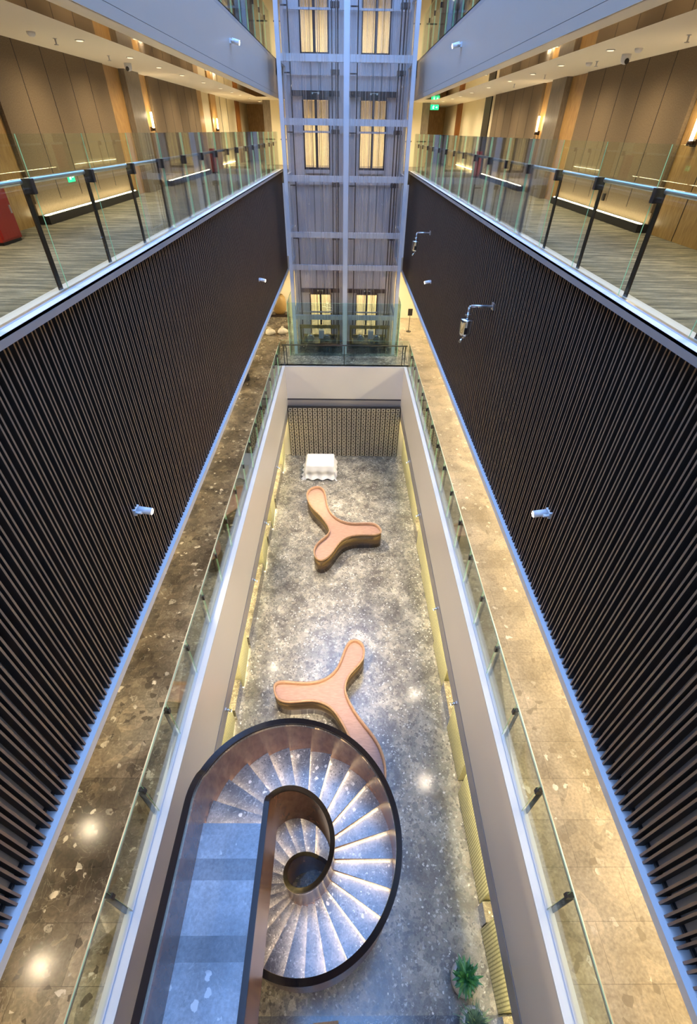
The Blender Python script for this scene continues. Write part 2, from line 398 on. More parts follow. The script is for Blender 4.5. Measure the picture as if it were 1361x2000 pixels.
# ribbed panels along both ground floor walls
def ribbed(s, y0, y1, where, deep):
    """a wedge shaped upright panel: nose near the viewer"""
    t = thing('ribbed_panel', (0, 0, 0), where, 'wall panel')
    m = MB(); a, b = (3.03, 3.11) if s < 0 else (3.10, 3.04)
    poly = [(s * a, y0), (s * (a + deep), y0), (s * (b + deep * .55), y1), (s * b, y1)]
    m.prism(poly, .055, 2.22); m.build('textile_body', 'ribbed', t)
    m = MB(); q = [(s * (a + .012), y0 + .01), (s * (a + deep), y0 + .01), (s * (b + deep * .5), y1 - .01), (s * (b + .012), y1 - .01)]
    m.prism(q, 0, .055); m.build('plinth', 'led_panel' if s < 0 else 'black', t)
    return t
for k, (y0, y1, tx) in enumerate(((7.40, 8.79, 'pale green ribbed wall panel with glowing foot left of the nearer three-armed table'),
                (5.0, 6.35, 'pale green ribbed wall panel with glowing foot partly behind the top of the spiral staircase'),
                (12.25, 13.63, 'pale green ribbed wall panel with glowing foot left of the farther three-armed table'),
                (14.72, 16.13, 'pale green ribbed wall panel with glowing foot, left wall, third from the block wall'.replace('third', 'second')),
                (19.0, 20.45, 'pale green ribbed wall panel with glowing foot nearest the block wall, left side'))):
    ribbed(-1, y0, y1, tx, .30)
for k, (y0, y1, tx) in enumerate(((.56, 1.80, 'cream ribbed wall panel beside the two potted plants'),
                (2.22, 4.45, 'cream ribbed wall panel right of the spiral staircase, beyond the potted plants'),
                (4.76, 6.16, 'cream ribbed wall panel right of the bright floor reflection, nearer side of the marble gap'),
                (7.37, 8.92, 'cream ribbed wall panel on the right, just beyond the marble gap'),
                (9.02, 12.17, 'long cream ribbed wall panel on the right between the two three-armed tables'),
                (12.27, 13.72, 'cream ribbed wall panel right of the farther three-armed table'),
                (14.88, 20.42, 'longest cream ribbed wall panel on the right, reaching the block wall'))):
    ribbed(1, y0, y1, tx, .24)

# ------------------------------------------------------------------ gallery level
for s, nm in SIDES:
    struct('floor_gallery_' + nm, box1(*sx(s, 3.05, 7.6), -3.2, 28.4, 4.55, Z2), 'stone_upper_' + nm)
    f = struct('trim_gallery_' + nm, box1(*sx(s, XE + .012, 3.05), -3.2, 20.95, 2.3, Z2 - .03), 'groove')
    struct('fascia_panel', box1(*sx(s, XE, XE + .03), -3.2, 20.95, 2.76, Z2 - .05), 'fascia', f)
    struct('fascia_foot', box1(*sx(s, XE, XE + .03), -3.2, 20.95, 2.24, 2.70), 'fascia_low', f)
    struct('fascia_ledge', box1(*sx(s, XE, 3.05), -3.2, 20.95, Z2 - .05, Z2), 'ledge', f)
    struct('glass_foot_light', box1(*sx(s, 2.945, 2.95), -3.2, 20.9, Z2, Z2 + .006), 'led', f)
    struct('wall_gallery_' + nm, box1(*sx(s, 7.6, 7.8), -3.2, 28.4, Z2, 7.9), 'cream')
    struct('ceiling_gallery_' + nm, box1(*sx(s, XE + .02, 7.8), -3.2, 28.4, 7.90, 7.97), 'ceiling')
struct('floor_gallery_north', box1(-3.05, 3.05, 21.0, 28.4, 4.55, Z2), 'stone_ground')
f = struct('trim_gallery_north', box1(-3.05, 3.05, 20.97, 21.2, 2.62, Z2 - .03), 'groove')
struct('fascia_panel', box1(-XE, XE, 20.95, 20.98, 3.12, Z2 - .05), 'fascia', f)
struct('fascia_foot', box1(-XE, XE, 20.95, 20.98, 2.6, 3.03), 'fascia_low', f)
struct('fascia_ledge', box1(-3.05, 3.05, 20.95, 21.2, Z2 - .05, Z2), 'ledge', f)
struct('wall_gallery_north', box1(-7.8, 7.8, 28.4, 28.6, Z2, 7.9), 'cream')
struct('ceiling_gallery_north', box1(-XE, XE, YN, 28.6, 7.90, 7.97), 'ceiling')

# ------------------------------------------------------------------ slatted walls
for s, nm in SIDES:
    w = struct('wall_slatted_' + nm, box1(*sx(s, 2.985, 3.05), -3.2, YN + .2, 7.97, ZC - .25), 'backing')
    struct('curb', box1(*sx(s, XE, 3.05), -3.2, YN + .2, 7.87, 7.98), 'ledge', w)
    m = MB(); y = -3.1
    while y < YN + .15:
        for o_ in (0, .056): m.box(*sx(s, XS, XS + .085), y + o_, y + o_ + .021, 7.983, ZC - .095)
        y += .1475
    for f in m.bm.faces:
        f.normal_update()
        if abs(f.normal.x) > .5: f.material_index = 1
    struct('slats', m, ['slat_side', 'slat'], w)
    m = MB()
    for z in (8.02, 9.9, 11.5): m.box(*sx(s, XS + .085, XS + .112), -3.1, YN + .1, z, z + .03)
    struct('slat_rail', m, 'black', w)

# ------------------------------------------------------------------ corridors
def corridor(zf, tagn, y0, full=True):
    """both corridors, the lobby behind the lifts and their shared ceiling at one level"""
    zc = zf + 2.39
    for s, nm in SIDES:
        struct('floor_%s_%s' % (tagn, nm), box1(*sx(s, 3.10, 5.6), y0, 33.4, zf - .09, zf - .002), 'carpet')
        f = struct('trim_%s_%s' % (tagn, nm), box1(*sx(s, XE + .01, 3.10), y0, YN, zf - .09, zf - .02), 'white')
        struct('slab_lip', box1(*sx(s, XE, XE + .015), y0, YN, zf - .088, zf - .0), 'fascia_low', f)
        struct('slab_ledge', box1(*sx(s, XE, 3.10), y0, YN, zf - .02, zf), 'ledge', f)
        # ceiling with its bronze channel
        c = struct('ceiling_%s_%s' % (tagn, nm), box1(*sx(s, 3.70, 5.6), y0, 33.4, zc, zc + .06), 'ceiling')
        struct('bronze_channel', box1(*sx(s, 3.08, 3.70), y0, YN, zc - .02, zc + .05), 'bronze_mirror', c)
        struct('soffit_strip', box1(*sx(s, XE + .02, 3.08), y0, YN, zc - .07, zc + .0), 'ceiling', c)
        g = struct('trim_%s_top_%s' % (tagn, nm), box1(*sx(s, XE + .01, 2.92), y0, YN, zc + .03, zc + 1.02), 'groove')
        struct('fascia_panel', box1(*sx(s, XE, XE + .03), y0, YN, zc + .064, zc + 1.02), 'fascia_up', g)
        struct('fascia_foot', box1(*sx(s, XE, XE + .03), y0, YN, zc - .07, zc + .058), 'fascia_up', g)
        struct('fascia_return', box1(*sx(s, 2.45, XE + .03), YN, YN + .03, zc - .07, zc + 1.1), 'fascia_up', g)
        w = struct('wall_%s_%s' % (tagn, nm), box1(*sx(s, 5.42, 5.6), y0, 33.4, zf, zc), 'cream')
        Y = lambda a, b, x0, mat, name, z0=zf + .0, z1=zc: struct(name, box1(*sx(s, x0, 5.43), a, b, z0, z1), mat, w)
        def fabric(a, b):
            Y(a, b, 5.30, 'fabric', 'fabric_panel', zf + .30)
            k = a
            while k < b - .3:
                k += .88
                if k < b - .2: struct('panel_joint', box1(*sx(s, 5.296, 5.31), k, k + .012, zf + .3, zc), 'black', w)
            Y(a, b, 5.33, 'fabric', 'panel_foot', zf + .12, zf + .3)
            Y(a, b, 5.16, 'black', 'skirting_ledge', zf + .0, zf + .13)
            struct('light_strip', box1(*sx(s, 5.21, 5.24), a + .02, b - .02, zf + .13, zf + .14), 'led', w)
        if full:
            Y(y0, 9.40, 5.36, 'wood_wall', 'timber_panel')
            for yy in (5.2, 6.4, 7.6, 8.6): struct('panel_joint', box1(*sx(s, 5.355, 5.37), yy, yy + .012, zf, zc), 'black', w)
            fabric(9.42, 13.85)
            Y(13.87, 14.88, 5.36, 'wood_wall', 'timber_panel')
            Y(14.88, 15.85, 5.22, 'pillar_grey', 'pier')
            Y(15.85, 16.72, 5.36, 'wood_wall', 'timber_panel')
            fabric(16.75, 21.9)
            if s < 0:
                Y(21.9, 22.8, 5.36, 'wood_wall', 'timber_panel')
                Y(24.2, 25.2, 5.36, 'wood_wall', 'timber_panel')
                for yy in (26.24, 27.69): struct('panel_joint', box1(*sx(s, 5.415, 5.43), yy, yy + .05, zf, zc), 'black', w)
                Y(29.65, 30.7, 5.38, 'wood_red', 'timber_panel')
            else:
                Y(22.75, 23.75, 5.38, 'black', 'dark_doorway')
                Y(28.4, 29.6, 5.38, 'wood_red', 'timber_door')
            struct('light_strip', box1(*sx(s, 5.37, 5.40), 25.3 if s < 0 else 23.9, 28.2, zf + .13, zf + .14), 'led', w)
        else:
            for yy in (13.0, 17.5, 21.9, 26.2, 30.8): Y(yy, yy + .35, 5.38, 'black', 'dark_upright')
        struct('wall_%s_end_%s' % (tagn, nm), box1(*sx(s, 3.9, 5.6), 33.2, 33.4, zf, zc), 'wood_wall')
        l = struct('wall_%s_lobby_%s' % (tagn, nm), box1(*sx(s, 3.55, 3.9), 28.5, 33.3, zf, zc), 'pillar_grey')
    struct('floor_%s_lobby' % tagn, box1(-3.10, 3.10, YN, 33.4, zf - .5, zf - .002), 'carpet')
    struct('ceiling_%s_lobby' % tagn, box1(-3.7, 3.7, YN + .03, 33.4, zc, zc + .06), 'ceiling')
    struct('wall_%s_north' % tagn, box1(-3.55, 3.55, 28.5, 28.7, zf, zc), 'cream')
corridor(ZC, 'corridor', -3.2)
corridor(ZU, 'upper', -3.2, False)

# ------------------------------------------------------------------ glass balustrades
def pane(x0, x1, y0, y1, z0, z1, parent, mat='glass'):
    m = MB(); m.box(x0, x1, y0, y1, z0, z1)
    dx, dy = x1 - x0, y1 - y0
    for f in m.bm.faces:
        n = f.normal if f.normal.length else None
        f.normal_update(); n = f.normal
        thin = abs(n.x) if dx < dy else abs(n.y)
        f.material_index = 0 if thin > .5 else 1
    return m.build('glass_pane', [mat, 'edge'], parent)
def balustrade(s, x, zf, zt, ys, y_end, lab, zr, post=True, dark_rail=False, y_first=-2.9):
    t = thing('glass_balustrade', (s * x, ys, zf), lab, 'balustrade')
    X = lambda a, b: (a, b) if s > 0 else (-b, -a)
    seam = []; y = ys
    while y > y_first: y -= (1.32 if zf > 6 else 1.236)
    step = 1.32 if zf > 6 else 1.236
    prev = max(y, y_first - .2); k = y + step
    seams = []
    while k < y_end - .3: seams.append(k); k += step
    edges = [prev] + seams + [y_end]
    for a, b in zip(edges, edges[1:]):
        p = pane(*[v - s * x for v in X(x, x + .008)], a + .006 - ys, b - .006 - ys, 0.0, zt - zf, t)
    for yy in seams:
        m = MB(); m.box(*[v - s * x for v in X(x + .075, x + .09)], yy - .035 - ys, yy + .035 - ys, 0, zr - zf)
        m.build('post', 'dark_bronze', t)
        m = MB(); m.box(*[v - s * x for v in X(x - .012, x + .075)], yy - .03 - ys, yy + .03 - ys, zr - zf - .075, zr - zf + .045)
        m.build('clamp', 'black', t)
    m = MB(); m.cyl((s * .088, edges[0] - ys, zr - zf + .02), (s * .088, y_end - ys, zr - zf + .02), .024, 12)
    m.build('handrail', 'black' if dark_rail else 'steel', t)
    m = MB(); m.box(*[v - s * x for v in X(x - .015, x + .028)], edges[0] - ys, y_end - ys, 0, .012)
    m.build('base_channel', 'steel', t)
    return t
balustrade(-1, XG, ZC, 13.245, 5.25, YN, 'glass balustrade on dark posts above the left slatted wall', 12.88)
balustrade(1, XG, ZC, 13.245, 5.25, YN, 'glass balustrade on dark posts above the right slatted wall', 12.88)
balustrade(-1, XG, ZU, 16.74, 5.25, YN, 'glass balustrade of the topmost left corridor, beside the lift shaft top', 16.38, y_first=8)
balustrade(1, XG, ZU, 16.74, 5.25, YN, 'glass balustrade of the topmost right corridor, beside the lift shaft top', 16.38, y_first=8)
balustrade(-1, 2.955, Z2, 5.90, 1.365, 20.98, 'long low glass balustrade left of the central opening, above the spiral staircase landing', 5.66)
balustrade(1, 2.955, Z2, 5.90, 1.365, 20.98, 'long low glass balustrade right of the central opening, before the cream stone floor', 5.66)
# balustrade across the far end of the opening
t = thing('glass_balustrade', (0, 21.0, Z2), 'short glass balustrade with black rail across the far end, in front of the lifts', 'balustrade')
for a, b in ((-2.93, -.99), (-.98, .98), (.99, 2.93)): pane(a, b, 0, .013, 0, 1.2, t)
for x in (-2.82, -2.7, -.02, 2.7, 2.82):
    m = MB(); m.box(x - .02, x + .02, .07, .085, 0, .92); m.build('post', 'dark_bronze', t)
    m = MB(); m.box(x - .02, x + .02, -.01, .08, .84, .93); m.build('clamp', 'black', t)
m = MB(); m.cyl((-2.9, .08, .95), (2.9, .08, .95), .028, 12); m.build('handrail', 'black', t)
# short balustrades between corridor edge and lift shaft
for zf, w in ((ZC, 'behind the lift shaft at corridor level'), (ZU, 'behind the top of the lift shaft')):
    for s, nm in SIDES:
        t = thing('guard_rail', (s * 2.62, YN + .1, zf), 'thin black guard rail with one post %s, %s side' % (w, nm), 'railing')
        m = MB(); m.cyl((-.2, 0, 1.02), (.2, 0, 1.02), .022, 10); m.build('handrail', 'black', t)
        m = MB(); m.box(-.012, .012, -.02, .02, 0, .93); m.build('post', 'black', t)

# ------------------------------------------------------------------ lift shaft
YS = 22.6; YB = 24.55
t = thing('lift_shaft', (0, YS, 0), 'tall white framed glass lift shaft with two bays', 'lift shaft')
def P(mb, name, mat): return mb.build(name, mat, t)
ZT = 19.6
for x in (-2.40, 0.0, 2.40):
    w = .075 if abs(x) > 1 else .10
    P(box1(x - w, x + w, -.07, .10, 4.62, ZT), 'corner_post' if abs(x) > 1 else 'middle_post', 'frame')
for x in (-2.40, 2.40):
    P(box1(x - .06, x + .06, 1.85, 1.97, 4.62, ZT), 'corner_post', 'frame')
BZ = (4.80, 6.50, 8.63, 9.88, 11.83, 13.56, 15.28, 17.0, 18.7)
for z in BZ:
    if z > 5:
        for a, b in ((-2.33, -.10), (.10, 2.33)): P(box1(a, b, -.05, .07, z - .11, z + .09), 'cross_beam', 'frame')
        for x in (-2.40, 2.40): P(box1(x - .05, x + .05, .10, 1.85, z - .11, z + .09), 'side_beam', 'frame')
        for a, b in ((-2.33, 2.33),): P(box1(a, b, 1.80, 1.88, z - .33, z - .27), 'back_tie', 'shaft_back')
for a, b in zip(BZ, BZ[1:]):
    for x0, x1 in ((-2.32, -.11), (.11, 2.32)):
        o = P(box1(x0, x1, -.085, -.075, a + .02, b + .02), 'front_glass', 'glass_frit')
    for s, nm in SIDES:
        o = P(box1(*sx(s, 2.47, 2.48), .0, 1.85, a + .1, b - .12), 'side_glass', 'glass_frit')
# back wall with the door openings
doors = []
for zf in (Z2, ZC, ZU):
    doors += [(-1.72, -.73, zf + .12, zf + 2.27), (.59, 1.59, zf + .12, zf + 2.27)]
xs = [-2.45, -1.72, -.73, .59, 1.59, 2.45]
cuts = [4.0]
for zf in (Z2, ZC, ZU): cuts += [zf + .12, zf + 2.27]
cuts += [ZT]
m = MB()
for i in range(len(cuts) - 1):
    opening = i % 2 == 1
    for j in range(5):
        if opening and j in (1, 3): continue
        m.box(xs[j], xs[j + 1], YB - YS, YB - YS + .12, cuts[i], cuts[i + 1])
P(m, 'back_wall', 'shaft_back')
for (x0, x1, z0, z1) in doors:
    m = MB(); y0, y1 = YB - YS - .04, YB - YS + .02
    m.box(x0 - .05, x0, y0, y1, z0 - .05, z1); m.box(x1, x1 + .05, y0, y1, z0 - .05, z1)
    m.box(x0 - .05, x1 + .05, y0, y1, z0 - .08, z0); m.box(x0, x1, y0, y1, z1, z1 + .04)
    xm = (x0 + x1) / 2; m.box(xm - .05, xm + .05, y0, y1, z0, z1)
    d = P(m, 'landing_door', 'rust')
    for a, b in ((x0, xm - .05), (xm + .05, x1)):
        pm = box1(a, b, y1 - .02, y1 - .01, z0, z1); pm.build('door_pane', 'glass_door', d)
    # door operator above the landing door
    m = MB(); m.box(x0 - .48, x1 + .45, y0 - .13, y0, z1 + .10, z1 + .27)
    m.box(x0 - .02, x1 + .02, y0 - .1, y0, z1 + .0, z1 + .10)
    op = P(m, 'door_operator', 'rust')
    m = MB()
    for q in (-.12, .12): m.cyl((xm + q, y0 - .15, z1 + .19), (xm + q, y0 - .13, z1 + .19), .035, 10)
    m.box(xm - .16, xm + .16, y0 - .145, y0 - .13, z1 + .20, z1 + .215)
    m.build('operator_pulley', 'chrome', op)
    m = MB(); m.box(x0 - .02, x1 + .02, y0 - .10, y0, z0 - .20, z0 - .08); P(m, 'door_sill', 'shaft_back')
# guide rails, counterweight tracks and ropes
for x in (-2.12, -.55, -.40, -.33, .40, 1.95, 2.08, 2.18):
    P(box1(x - .022, x + .022, 1.15, 1.25, 4.6, ZT), 'guide_rail', 'rust')
for z in BZ[1:]:
    for x in (-.43, 2.06): P(box1(x - .16, x + .16, 1.05, 1.3, z - .36, z - .22), 'rail_bracket', 'rust')
    for x0, x1 in ((-2.35, -2.12), (.12, .42)): P(box1(x0, x1, 1.15, 1.19, z - .34, z - .30), 'rail_tie', 'rust')
m = MB()
for x in (-1.35, -1.32, -1.05, -.98, .95, 1.0, 1.3, 1.33, 1.62): m.cyl((x, .9, 5.6), (x, .9, ZT), .007, 6)
P(m, 'ropes', 'black')
# the two lift cars standing low in the shaft
for xc, tx in ((-1.25, 'glass lift car with gold roof beams in the left bay of the shaft'), (1.25, 'glass lift car with gold roof beams in the right bay of the shaft')):
    c = thing('lift_car', (xc, YS + .95, 2.5), tx, 'lift car')
    m = MB(); m.box(-.88, .88, -.72, .72, 2.48, 2.56); m.build('roof', 'dark_bronze', c)
    m = MB()
    for y in (-.70, .62): m.box(-.9, .9, y, y + .1, 2.56, 2.66)
    for x in (-.9, -.05, .82): m.box(x, x + .08, -.7, .7, 2.56, 2.64)
    m.box(-1.0, -.9, -.06, .06, 2.3, 3.3); m.box(.9, 1.0, -.06, .06, 2.3, 3.3); m.box(-1.0, 1.0, -.05, .05, 3.18, 3.34)
    m.build('roof_frame', 'gold', c)
    for x, y in ((-.45, -.3), (.35, -.3)):
        m = MB(); m.cyl((x, y - .2, 2.82), (x, y + .12, 2.82), .17, 20); m.cyl((x, y - .22, 2.82), (x, y - .2, 2.82), .1, 16)
        m.build('fan', 'chrome', c)
    m = MB(); m.box(-.06, .2, .0, .3, 2.66, 3.05); m.build('control_box', 'frame', c)
    m = MB(); m.box(-.84, .84, -.66, .66, .05, 2.48); m.build('cabin', 'glass_green', c)
    m = MB()
    for x in (-.86, -.3, .3, .82): m.box(x, x + .05, -.72, -.66, 0, 2.5)
    m.box(-.86, .87, -.72, -.66, 1.0, 1.06); m.build('cabin_frame', 'chrome', c)
    m = MB(); m.box(-.86, .86, -.7, .7, 0, .06); m.build('cabin_floor', 'dark_bronze', c)
# green glass screen round the foot of the shaft
t = thing('glass_screen', (0, YS, Z2), 'greenish glass screen wrapped round the foot of the lift shaft', 'glass screen')
for a, b in ((-2.66, -.02), (-.01, 2.58)): pane(a, b, -.32, -.30, 0, 2.45, t, 'glass_green')
for x in (-2.68, 2.58): pane(x, x + .02, -.30, 1.6, 0, 2.45, t, 'glass_green')

# ------------------------------------------------------------------ spiral staircase
SC = Vector((-.62, 2.40)); RIS = .155; RI, RO = .50, 1.585
t = thing('spiral_staircase', (0, 0, 0), 'bronze clad spiral staircase with lit marble treads and a long straight landing', 'staircase')
def arc(r, a): return (SC.x + r * math.cos(a), SC.y + r * math.sin(a))
for i in range(1, 31):
    a0 = PI - math.radians(15 * (i - 1)) + math.radians(1.2); a1 = PI - math.radians(15 * i); z = Z2 - i * RIS
    n = 5; poly = [arc(RI, a0 + (a1 - a0) * k / n) for k in range(n + 1)] + [arc(RO, a1 + (a0 - a1) * k / n) for k in range(n + 1)]
    m = MB(); m.prism(poly, z - .03, z)
    # riser down to the next tread
    r0 = [arc(RI, a1 + .034 / RI), arc(RO, a1 + .034 / RO), arc(RO, a1 + .046 / RO), arc(RI, a1 + .046 / RI)]
    m.prism(r0, z - RIS + .001, z - .031)
    tr = m.build('tread', 'stone_tread', t)
    l0 = [arc(RI + .02, a1 + .010 / RI), arc(RO - .02, a1 + .010 / RO), arc(RO - .02, a1 + .024 / RO), arc(RI + .02, a1 + .024 / RI)]
    m = MB(); m.prism(l0, z - .045, z - .034); m.build('light_strip', 'led_step', tr)
m = MB(); m.prism([arc(RI, PI), arc(RO, PI), (SC.x - RO, SC.y - .02), (SC.x - RI, SC.y - .02)], Z2 - RIS + .001, Z2 - .031); m.build('riser', 'stone_tread', t)
m = MB(); m.box(SC.x - RO + .02, SC.x - RI - .02, SC.y + .008, SC.y + .02, Z2 - .045, Z2 - .034); m.build('light_strip', 'led_step', t)
# underside
m = MB(); secs = []
for k in range(0, 31 * 6):
    i = k / 6; a = PI - math.radians(15 * i); z = Z2 - i * RIS - .20
    secs.append([(*arc(RI - .01, a), z), (*arc(RO + .01, a), z), (*arc(RO + .01, a), z - .05), (*arc(RI - .01, a), z - .05)])
secs = [q for q in secs if q[2][2] > 0.0]
m.sweep(secs, smooth=False); m.build('soffit', 'stair_skin', t)
# landing slabs: pale and dark bands
x0, x1 = SC.x - RO, SC.x - RI
seg = [(2.40, 1.97, 0), (1.97, 1.71, 1), (1.71, 1.10, 0), (1.10, .84, 1), (.84, .24, 0), (.24, -.02, 1), (-.02, -3.0, 0)]
for a, b, k in seg:
    a2 = a + (.035 if a == 2.40 else 0)
    box1(x0, x1, b + .001, a2, Z2 - .03, Z2).build('landing_band' if k else 'landing_slab', 'stone_band' if k else 'stone_landing', t)
m = MB(); m.box(x0, x1, -3.0, SC.y, Z2 - .30, Z2 - .03); m.build('landing_core', 'stair_skin', t)
def wall_band(name, r0, r1, hb, ht, mat, i_end, z_floor=.0, cap=False):
    """helical wall between radii, from hb below to ht above the nosing line, with its straight run by the landing"""
    secs = []
    for yy in (-3.0, -1.0, 1.0, 2.2):
        secs.append([(SC.x - r0, yy, Z2 + hb), (SC.x - r1, yy, Z2 + hb), (SC.x - r1, yy, Z2 + ht), (SC.x - r0, yy, Z2 + ht)])
    N = int(i_end * 5)
    for k in range(0, N + 1):
        i = k / 5; a = PI - math.radians(15 * i)
        zn = Z2 - max(0, min(i, 31) - .15) * RIS
        if i < 1.5: zn = Z2 - RIS * (i * i / 3.0) * 1.8 if i < 1.2 else zn
        lo = zn + hb; hi = zn + ht
        if not cap: lo = max(lo, z_floor)
        secs.append([(*arc(r0, a), lo), (*arc(r1, a), lo), (*arc(r1, a), hi), (*arc(r0, a), hi)])
    m = MB(); m.sweep(secs, smooth=False)
    for f in m.bm.faces: f.smooth = False
    return m.build(name, mat, t)
wall_band('outer_balustrade', RO, RO + .06, -.38, .96, 'stair_skin', 31)
wall_band('outer_handrail', RO - .012, RO + .085, .96, 1.01, 'stair_cap', 31, cap=True)
wall_band('inner_balustrade', RI - .055, RI, -.38, .96, 'stair_skin', 46)
wall_band('inner_handrail', RI - .068, RI + .012, .96, 1.01, 'stair_cap', 46, cap=True)
for nmx, r0, r1 in (('outer_inlay', RO - .018, RO - .012), ('inner_inlay', RI + .012, RI + .016)):
    wall_band(nmx, r0, r1, .90, .965, 'bronze_mirror', 31, cap=True)

# ------------------------------------------------------------------ three-armed tables
def smooth_loop(pts, n=5):
    out = []; N = len(pts)
    for i in range(N):
        p0, p1, p2, p3 = [Vector(pts[(i + k) % N]) for k in (-1, 0, 1, 2)]
        for j in range(n):
            u = j / n
            out.append(0.5 * ((2 * p1) + (-p0 + p2) * u + (2 * p0 - 5 * p1 + 4 * p2 - p3) * u * u + (-p0 + 3 * p1 - 3 * p2 + p3) * u ** 3))
    return out
def relax(L, k):
    for _ in range(k):
        N = len(L); L = [(L[i - 1] + L[i] * 2 + L[(i + 1) % N]) / 4 for i in range(N)]
    return L
def inset(L, d):
    N = len(L); area = sum(L[i].x * L[(i + 1) % N].y - L[(i + 1) % N].x * L[i].y for i in range(N)); sg = 1 if area > 0 else -1
    return relax([L[i] + Vector((-(L[(i + 1) % N] - L[i - 1]).y, (L[(i + 1) % N] - L[i - 1]).x)).normalized() * d * sg for i in range(N)], 2)
def table(pts, h, lab):
    c = Vector((sum(p[0] for p in pts) / len(pts), sum(p[1] for p in pts) / len(pts)))
    L = relax(smooth_loop([(p[0] - c.x, p[1] - c.y) for p in pts]), 6)
    t = thing('three_armed_table', (c.x, c.y, 0), lab, 'table')
    m = MB(); m.prism([tuple(p) for p in inset(L, .008)], 0, h - .15, smooth=True); m.build('body', 'bench_side', t)
    a = L; b = inset(L, .052); N = len(L)
    m = MB()
    rings = [[m.bm.verts.new((p.x, p.y, z)) for p in q] for q, z in ((a, h - .06), (a, h), (b, h), (b, h - .135))]
    for r0, r1 in zip(rings, rings[1:]):
        for k in range(N):
            f = m.bm.faces.new((r0[k], r0[(k + 1) % N], r1[(k + 1) % N], r1[k])); f.smooth = True
    m.build('raised_rim', 'bench_rim', t)
    q0, q1 = inset(L, .008), inset(L, .035)
    m = MB()
    rings = [[m.bm.verts.new((p.x, p.y, z)) for p in q] for q, z in ((q0, h - .15), (q0, h - .055), (q1, h - .055), (q1, h - .15))]
    for r0, r1 in zip(rings, rings[1:]):
        for k in range(N):
            f = m.bm.faces.new((r0[k], r0[(k + 1) % N], r1[(k + 1) % N], r1[k])); f.smooth = True
    m.build('upper_skirt', 'bench_side', t)
    m = MB(); m.prism([tuple(p) for p in inset(L, .040)], h - .15, h - .13); m.build('tray_top', 'bench_top', t)
    return t
b1 = [(-1.7, 16.3), (-1.53, 16.75), (-1.22, 16.93), (-0.94, 16.76), (-0.79, 16.31), (-0.7, 15.56), (-0.46, 14.86), (-0.02, 14.47), (0.49, 14.34), (1.07, 14.41), (1.42, 14.27), (1.57, 13.95), (1.54, 13.74), (1.25, 13.61), (0.76, 13.63), (0.2, 13.52), (-0.15, 13.16), (-0.41, 12.58), (-0.66, 12.25), (-0.89, 12.16), (-1.1, 12.38), (-1.17, 12.76), (-1.04, 13.15), (-0.74, 13.51), (-0.58, 13.80), (-0.66, 14.19), (-1.01, 14.86), (-1.45, 15.44)]
b2 = [(-2.03, 7.01), (-1.97, 7.17), (-1.78, 7.23), (-1.41, 7.19), (-1.0, 7.18), (-0.6, 7.26), (-0.29, 7.49), (-0.11, 7.78), (0.02, 8.21), (0.18, 8.59), (0.43, 8.69), (0.66, 8.51), (0.71, 8.21), (0.64, 7.9), (0.39, 7.61), (0.17, 7.32), (0.10, 6.99), (0.18, 6.67), (0.46, 6.16), (0.83, 5.69), (1.04, 5.32), (1.14, 4.93), (1.14, 4.56), (1.02, 4.30), (.78, 4.22), (.55, 4.38), (.45, 4.75), (.36, 5.15), (.18, 5.59), (-.02, 5.97), (-0.24, 6.31), (-0.57, 6.54), (-0.96, 6.59), (-1.36, 6.54), (-1.7, 6.56), (-1.92, 6.69)]
table(b1, .76, 'three-armed wooden table with raised rim, farther one, before the white covered table')
table(b2, .76, 'three-armed wooden table with raised rim, nearer one, partly hidden by the spiral staircase')

# ------------------------------------------------------------------ white covered table
t = thing('covered_table', (-1.17, 19.1, 0), 'small table under a white sheet at the foot of the block wall', 'table')
m = MB()
for x in (-.6, .6):
    for y in (-.45, .45): m.box(x - .03, x + .03, y - .03, y + .03, 0, .66)
m.box(-.64, .64, -.5, .5, .66, .70)
m.build('frame', 'steel', t)
m = MB(); nx, ny = 40, 30; G = []
def cl(x, y):
    ex = max(abs(x) - .68, 0); ey = max(abs(y) - .54, 0); d = math.hypot(ex, ey)
    if d <= 0: return (x, y, .765 + .018 * math.sin(x * 9 + y * 5) * math.sin(y * 7 - x * 3) - .02 * math.exp(-((y + .1) ** 2) * 8))
    fl = .50 + .26 * math.sin(x * 13) + .22 * math.sin(y * 15 + 1)
    cx = math.copysign(min(abs(x), .68), x); cy = math.copysign(min(abs(y), .54), y)
    return (cx + (ex and math.copysign(ex, x)) * fl * .42, cy + (ey and math.copysign(ey, y)) * fl * .42, max(.765 - d * 1.05, .012 + .02 * math.sin(x * 30 + y * 20) ** 2))
for j in range(ny + 1):
    G.append([m.bm.verts.new(cl(-1.32 + 2.64 * i / nx, -1.2 + 2.4 * j / ny)) for i in range(nx + 1)])
for j in range(ny):
    for i in range(nx):
        f = m.bm.faces.new((G[j][i], G[j][i + 1], G[j + 1][i + 1], G[j + 1][i])); f.smooth = True
m.build('sheet', 'cloth', t)

